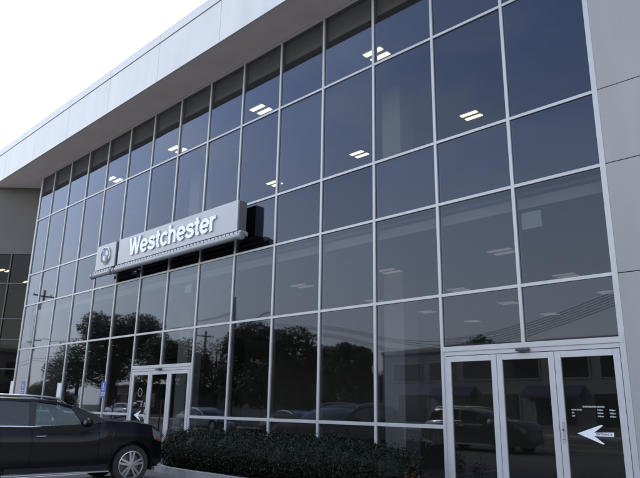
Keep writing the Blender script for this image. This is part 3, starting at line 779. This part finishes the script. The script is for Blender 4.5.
    # wheels
    for xa in (0, RA):
        for sg in (1, -1):
            yo = sg*.915; ax = (0, sg, 0); cc = (xa, yo, hub); rr = rt_*.70
            wl = thing('wheel', '', 'x', cc); del wl['label']; del wl['category']; wl.parent = t; OFF[wl.name] = Vector(cc)
            wl.location = cc
            obj('tyre', MB().lathe([(rr, -.22), (rt_-.03, -.235), (rt_, -.20), (rt_, -.03), (rt_-.03, .005), (rr+.02, .005), (rr, -.01)], cc, ax, 40), M['rubber'], wl, smooth=True)
            rm = MB().lathe([(rr+.004, .004), (rr-.012, .006), (rr-.03, -.02), (rr-.045, -.12), (rr-.05, -.2)], cc, ax, 40)
            for k in range(5):
                for da in (-.17, .17):
                    a = k*2*math.pi/5+.3; 
                    i0 = Vector((xa+.05*math.cos(a+da*2), yo-sg*.01, hub+.05*math.sin(a+da*2))); i1 = Vector((xa+(rr-.02)*math.cos(a+da), yo-sg*.015, hub+(rr-.02)*math.sin(a+da)))
                    d = (i1-i0).normalized(); nn = Vector((0, 1, 0)); rm.obox((i0+i1)/2, (d, nn, d.cross(nn)), (i1-i0).length/2, .014, .021)
            rm.lathe([(.001, .012), (.055, .01), (.065, -.02), (.065, -.06)], cc, ax, 20)
            obj('rim', rm, M['rim'], wl, smooth=True)
            obj('brake_disc', MB().lathe([(.001, -.09), (rr-.06, -.09), (rr-.06, -.11)], cc, ax, 28), M['steel_dark'], wl)
    t.location = loc; t.rotation_euler = (0, 0, heading); return t
# front axle on the ground; heading 90 deg points the nose at the glass
def park(name, label, paint, kind, x, y, deg, group=None): return make_car(name, label, paint, kind, (x, y, 0), R(deg), group)
HD = 84; h_ = R(HD)
hubw = Vector((-8.70, -2.99, 0)); lat = Vector((math.sin(h_), -math.cos(h_), 0))*.94      # right side faces the camera
base = hubw - lat
park('parked_suv', 'dark suv parked nose in at the left, silver roof rails and five spoke wheels', M['navy'], 'suv', base.x, base.y, HD)

# ------------------------------------------------------------------ across the street (mirrored in the glass)
park('parked_sedan', 'black saloon car at the near kerb behind the viewer, mirrored in the glass', paintmat('black paint', (.008, .008, .01)), 'sedan', -19.5, -13.6, 4, 'cars mirrored in the glass')
park('parked_sedan', 'grey saloon car at the near kerb, left of the black one', paintmat('grey paint', (.16, .165, .17)), 'sedan', -27.5, -13.5, 2, 'cars mirrored in the glass')
park('parked_car', 'dark blue suv standing in the lot close behind the viewer', paintmat('blue black paint', (.012, .016, .03)), 'suv', -8.6, -13.2, 3, 'cars mirrored in the glass')
park('passing_car', 'white suv on the road far down the street', paintmat('white paint', (.6, .6, .6), 0), 'suv', -58.5, -23.0, 180, 'cars mirrored in the glass')
park('passing_car', 'silver saloon car on the road', paintmat('silver paint', (.35, .36, .37), .5), 'sedan', -36, -19.5, 0, 'cars mirrored in the glass')

def tree(x, y, h, r, crown_z, lab, leaf='leaf', n=5200, seed=1, bare=False):
    rnd = random.Random(seed)
    t = thing('tree', lab, 'tree', (x, y, 0), 'trees across the street')
    tk = MB(); th = h*.5
    tk.tube([(x, y, -.1), (x+.1, y, th*.4), (x-.1, y+.1, th), (x, y, h*.8)], [.035*h, .028*h, .02*h, .006*h], 10)
    clumps = []
    nb = 15
    for k in range(nb):
        a = k*2.4+rnd.uniform(-.3, .3); e = rnd.uniform(.1, 1.0); rad = r*math.sqrt(max(.05, 1-(e*.95)**2.4))*rnd.uniform(.55, .85)
        zc = lerp(crown_z, h-.8, e*.92); tip = Vector((x+rad*math.cos(a), y+rad*math.sin(a), zc))
        z0 = lerp(crown_z*.6, th, rnd.random()); b = Vector((x, y, z0)); mid = (b+tip)/2+Vector((0, 0, .3))
        tk.tube([b, mid, tip], [.012*h, .008*h, .003*h], 6)
        for _ in range(4 if bare else 0):
            q = tip + Vector((rnd.gauss(0, .22), rnd.gauss(0, .22), rnd.uniform(.1, .3)))*r*.7; tk.tube([mid.lerp(tip, rnd.random()), q], [.005*h, .0015*h], 5)
        clumps.append((tip, r*rnd.uniform(.34, .54)))
    obj('trunk', tk, M['bark'], t, smooth=True)
    mb = MB()
    for _ in range(int(n*2.1)):
        c_, rr = rnd.choice(clumps)
        d = Vector((rnd.gauss(0, 1), rnd.gauss(0, 1), rnd.gauss(0, 1))).normalized(); q = d*rr*rnd.uniform(.35, 1.0)**.6; q.z *= .75
        p = c_+q; s_ = rnd.uniform(.11, .25)*(.6 if bare else 1); a = Vector((rnd.gauss(0,1), rnd.gauss(0,1), rnd.gauss(0,1))).normalized(); b = a.cross(d+Vector((.01, .02, .3))).normalized()
        k = len(mb.v); mb.v += [tuple(p-a*s_), tuple(p+b*s_*.6), tuple(p+a*s_), tuple(p-b*s_*.6)]; mb.f.append((k, k+1, k+2, k+3))
    obj('crown', mb, M[leaf], t, fix=False)
tree(-79, -33, 13.8, 7.6, 4.5, 'tallest broad tree far down the street, mirrored left of the doors', n=12000, seed=3)
tree(-66, -35, 10.2, 4.6, 3.0, 'middle sized leafy tree beside the tallest one', n=5200, seed=4)
tree(-45.7, -33.5, 10.4, 5.6, 2.6, 'broad dark tree mirrored right of the far doors', n=13000, seed=5)
tree(-59, -36, 10.0, 4.2, 3.0, 'thin tree with sparse brown leaves and bare twigs', 'leaf_dry', n=1500, seed=6, bare=True)
tree(-35, -33.5, 7.5, 3.2, 1.8, 'low round tree beside the pale shop building', n=5200, seed=8)
tree(-39.4, -35, 8.3, 2.9, 1.8, 'low brownish tree between the broad tree and the pale shop building', 'leaf_dry', n=3800, seed=9)
tree(-29, -46, 9.0, 2.6, 5, 'tree top showing over the roof of the pale shop building', n=2600, seed=10)
tree(-106, -36, 5.0, 3.6, 1.2, 'autumn brown tree at the far end of the street', 'leaf_dry', n=3800, seed=11)
tree(4, -34, 9.0, 4.0, 3, 'leafy tree at the right end of the pale shop building', n=4200, seed=12)

def building(name, lab, x0, x1, y0, y1, h, wallm, wins, roofm=None, gable=0, extra=None):
    t = thing(name, lab, 'building', ((x0+x1)/2, y1, 0))
    obj('wall', MB().box(x0, x1, y0, y1, 0, h), wallm, t)
    if gable:
        xm = (x0+x1)/2; ym = (y0+y1)/2
        g = MB().add([(x0-.4, y0-.4, h), (x1+.4, y0-.4, h), (x1+.4, y1+.4, h), (x0-.4, y1+.4, h), (x0-.4, ym, h+gable), (x1+.4, ym, h+gable)], [(0,1,5,4),(2,3,4,5),(0,4,3),(1,2,5),(0,3,2,1)])
        obj('roof', g, M['shingle'], t)
    else: obj('roof', MB().box(x0-.12, x1+.12, y0-.12, y1+.12, h, h+.28), roofm or wallm, t)
    for (a, b, z0, z1) in wins:
        f = obj('window', MB().box(a-.08, b+.08, y1-.05, y1+.05, z0-.08, z1+.08), M['grey_wall'], t)
        obj('pane', MB().box(a, b, y1+.0, y1+.056, z0, z1), M['darkwin'], f)
    return t
wn = []
for k in range(7): wn.append((-29.0+k*3.4, -26.4+k*3.4, 3.75, 5.15))
for k in range(6): wn.append((-28.6+k*4.0, -25.8+k*4.0, .6, 2.7))
wbld = building('shop_building', 'pale two storey shop building with dark windows and blue awnings across the street', -30.2, -4.5, -44, -32, 6.0, M['white_wall'], wn, M['grey_wall'])
for k, (a, b, lab) in enumerate(((-25.2, -21.2, 'left'), (-17.2, -13.2, 'right'))):
    aw = MB().prism([(0, 3.25), (.9, 2.6), (.9, 2.4), (0, 2.4)], lambda p, q, t_: (t_, -31.99+p, q), a, b)
    obj('awning', aw, M['awning'], wbld)
building('low_building', 'low white single storey building behind the broad tree', -58, -40, -50, -42, 3.2, M['white_wall'], [(-56+k*4, -54+k*4, 1.1, 2.3) for k in range(4)])
building('house', 'grey house with a dark pitched roof down the street', -62, -52, -46, -38.5, 4.4, M['grey_wall'], [(-60.5, -59, 1.2, 2.6), (-57.5, -56, 1.2, 2.6), (-54.6, -53.2, 1.2, 2.6)], None, 2.8)
building('brick_building', 'brown brick low building at the far end of the street', -104, -86, -56, -44, 4.4, M['brick'], [(-98+k*3.6, -96+k*3.6, 1.2, 3.2) for k in range(4)])
building('brick_building', 'long grey building far right across the street', 10, 40, -48, -34, 6.5, M['grey_wall'], [(12+k*4, 14.5+k*4, 3.8, 5.2) for k in range(7)])

def upole(x, y, h, lab, transformer=True):
    t = thing('utility_pole', lab, 'utility pole', (x, y, 0), 'utility poles along the street')
    obj('pole', MB().tube([(x, y, -.2), (x, y, h)], [.17, .11], 12), M['timber'], t, smooth=True)
    obj('crossarm', MB().box(x-.06, x+.06, y-1.2, y+1.2, h-.7, h-.58), M['timber'], t)
    for dy in (-1.1, -.5, .5, 1.1): obj('insulator', MB().lathe([(.001, .2), (.04, .18), (.05, .05), (.02, 0)], (x, y+dy, h-.58), (0,0,1), 10), M['steel_dark'], t)
    if transformer: obj('transformer', MB().lathe([(.001, 0), (.22, 0), (.23, .05), (.23, .75), (.2, .82), (.001, .86)], (x+.38, y, h-2.3), (0,0,1), 16), M['post'], t)
    return t
PX = [(-132, -29.4, 11.5), (-98, -29.4, 11.5), (-59.5, -14.4, 12.6), (-61, -35.5, 10.6), (-1.2, -14.2, 8.4)]
PN = ['farthest', 'second farthest', 'tall near side', 'short far side', 'low right hand']
for i, ((x, yy_, h), n_) in enumerate(zip(PX, PN)):
    upole(x, yy_, h, f'{n_} timber utility pole of the street, with a crossarm', i < 3)
def sag(a, b, d, n=14): return [Vector(a).lerp(Vector(b), i/n) - Vector((0, 0, d*4*(i/n)*(1-i/n))) for i in range(n+1)]
for k, (dy, z, nm) in enumerate(((-1.1, 11.05, 'outermost high'), (-.5, 11.05, 'second high'), (.5, 11.05, 'third high'), (.15, 8.1, 'lower'), (-.15, 7.7, 'lowest'))):
    mb = MB(); P = [(-200, -29.4+dy, z), (-132, -29.4+dy, z), (-98, -29.4+dy, z), (-46.4, -29+.1*dy, z-.7+.1*k)]
    for a, b in zip(P, P[1:]): mb.tube(sag(a, b, .5+.15*k, 20), .015 if k < 3 else .024, 5, cap=False)
    tag(obj('overhead_wire', mb, M['wire'], fix=False), f'{nm} overhead wire strung along the far side of the street', 'overhead wire', 'overhead wires')
for k in range(3):
    mb = MB(); mb.tube(sag((-59.5, -14.4+.5*k-.5, 12.0-.5*k), (-98, -29.4+.3*k, 10.6-.4*k), .9, 20), .014, 5, cap=False)
    tag(obj('overhead_wire', mb, M['wire'], fix=False), f"{['upper', 'middle', 'lower'][k]} slanting wire crossing the street from the tall near side pole", 'overhead wire', 'overhead wires')
for k in range(6):
    pts = []
    for f_, z in ((0, 10.1), (.25, 8.3), (.45, 6.85), (.60, 5.55), (.70, 5.1), (.80, 5.35), (.905, 6.15), (1, 7.3)):
        spread = (.55 if k % 2 else 0) + (k//2)*.10 if f_ < .65 else k*.11
        pts.append(Vector((-46.4, -29, z)).lerp(Vector((-1.2, -14.2, z)), f_) - Vector((0, 0, spread)))
    sm = []
    for i in range(len(pts)-1):
        p0, p1, p2, p3 = pts[max(i-1, 0)], pts[i], pts[i+1], pts[min(i+2, len(pts)-1)]
        for j in range(5):
            t = j/5; sm.append(.5*(2*p1+(p2-p0)*t+(2*p0-5*p1+4*p2-p3)*t*t+(3*p1-p0-3*p2+p3)*t**3))
    sm.append(pts[-1])
    tag(obj('overhead_wire', MB().tube(sm, .013, 5, cap=False), M['wire'], fix=False), f"{['topmost', 'second', 'third', 'fourth', 'fifth', 'lowest'][k]} cable of the slack bundle crossing to the right hand pole", 'overhead wire', 'overhead wires')
x, y = -46.4, -29.0
sl = thing('street_lamp', 'tall pole with a long curved street lamp arm across the street', 'street lamp', (x, y, 0))
obj('pole', MB().tube([(x, y, 0), (x, y, 12.3)], [.20, .13], 12), M['timber'], sl, smooth=True)
obj('arm', MB().tube([(x, y, 9.0), (x+.9, y, 9.15), (x+2.0, y, 9.3), (x+3.2, y, 9.75), (x+4.6, y, 10.25), (x+5.6, y, 10.35)], [.12, .12, .10, .06, .05, .05], 8), M['steel_dark'], sl, smooth=True)
obj('lamp_head', MB().blob((x+5.9, y, 10.3), (.5, .2, .14), 8), M['post'], sl, smooth=True)
x, y = -66.5, -14.6
py = thing('pylon_sign', 'blank teal sign panel on a post down the street', 'sign', (x, y, 0))
obj('post', MB().tube([(x, y, 0), (x, y, 6.0)], .10, 10), M['steel_dark'], py)
obj('sign_panel', MB().box(x-.9, x+.9, y-.12, y+.12, 2.6, 4.6), M['teal'], py, bevel=.03)
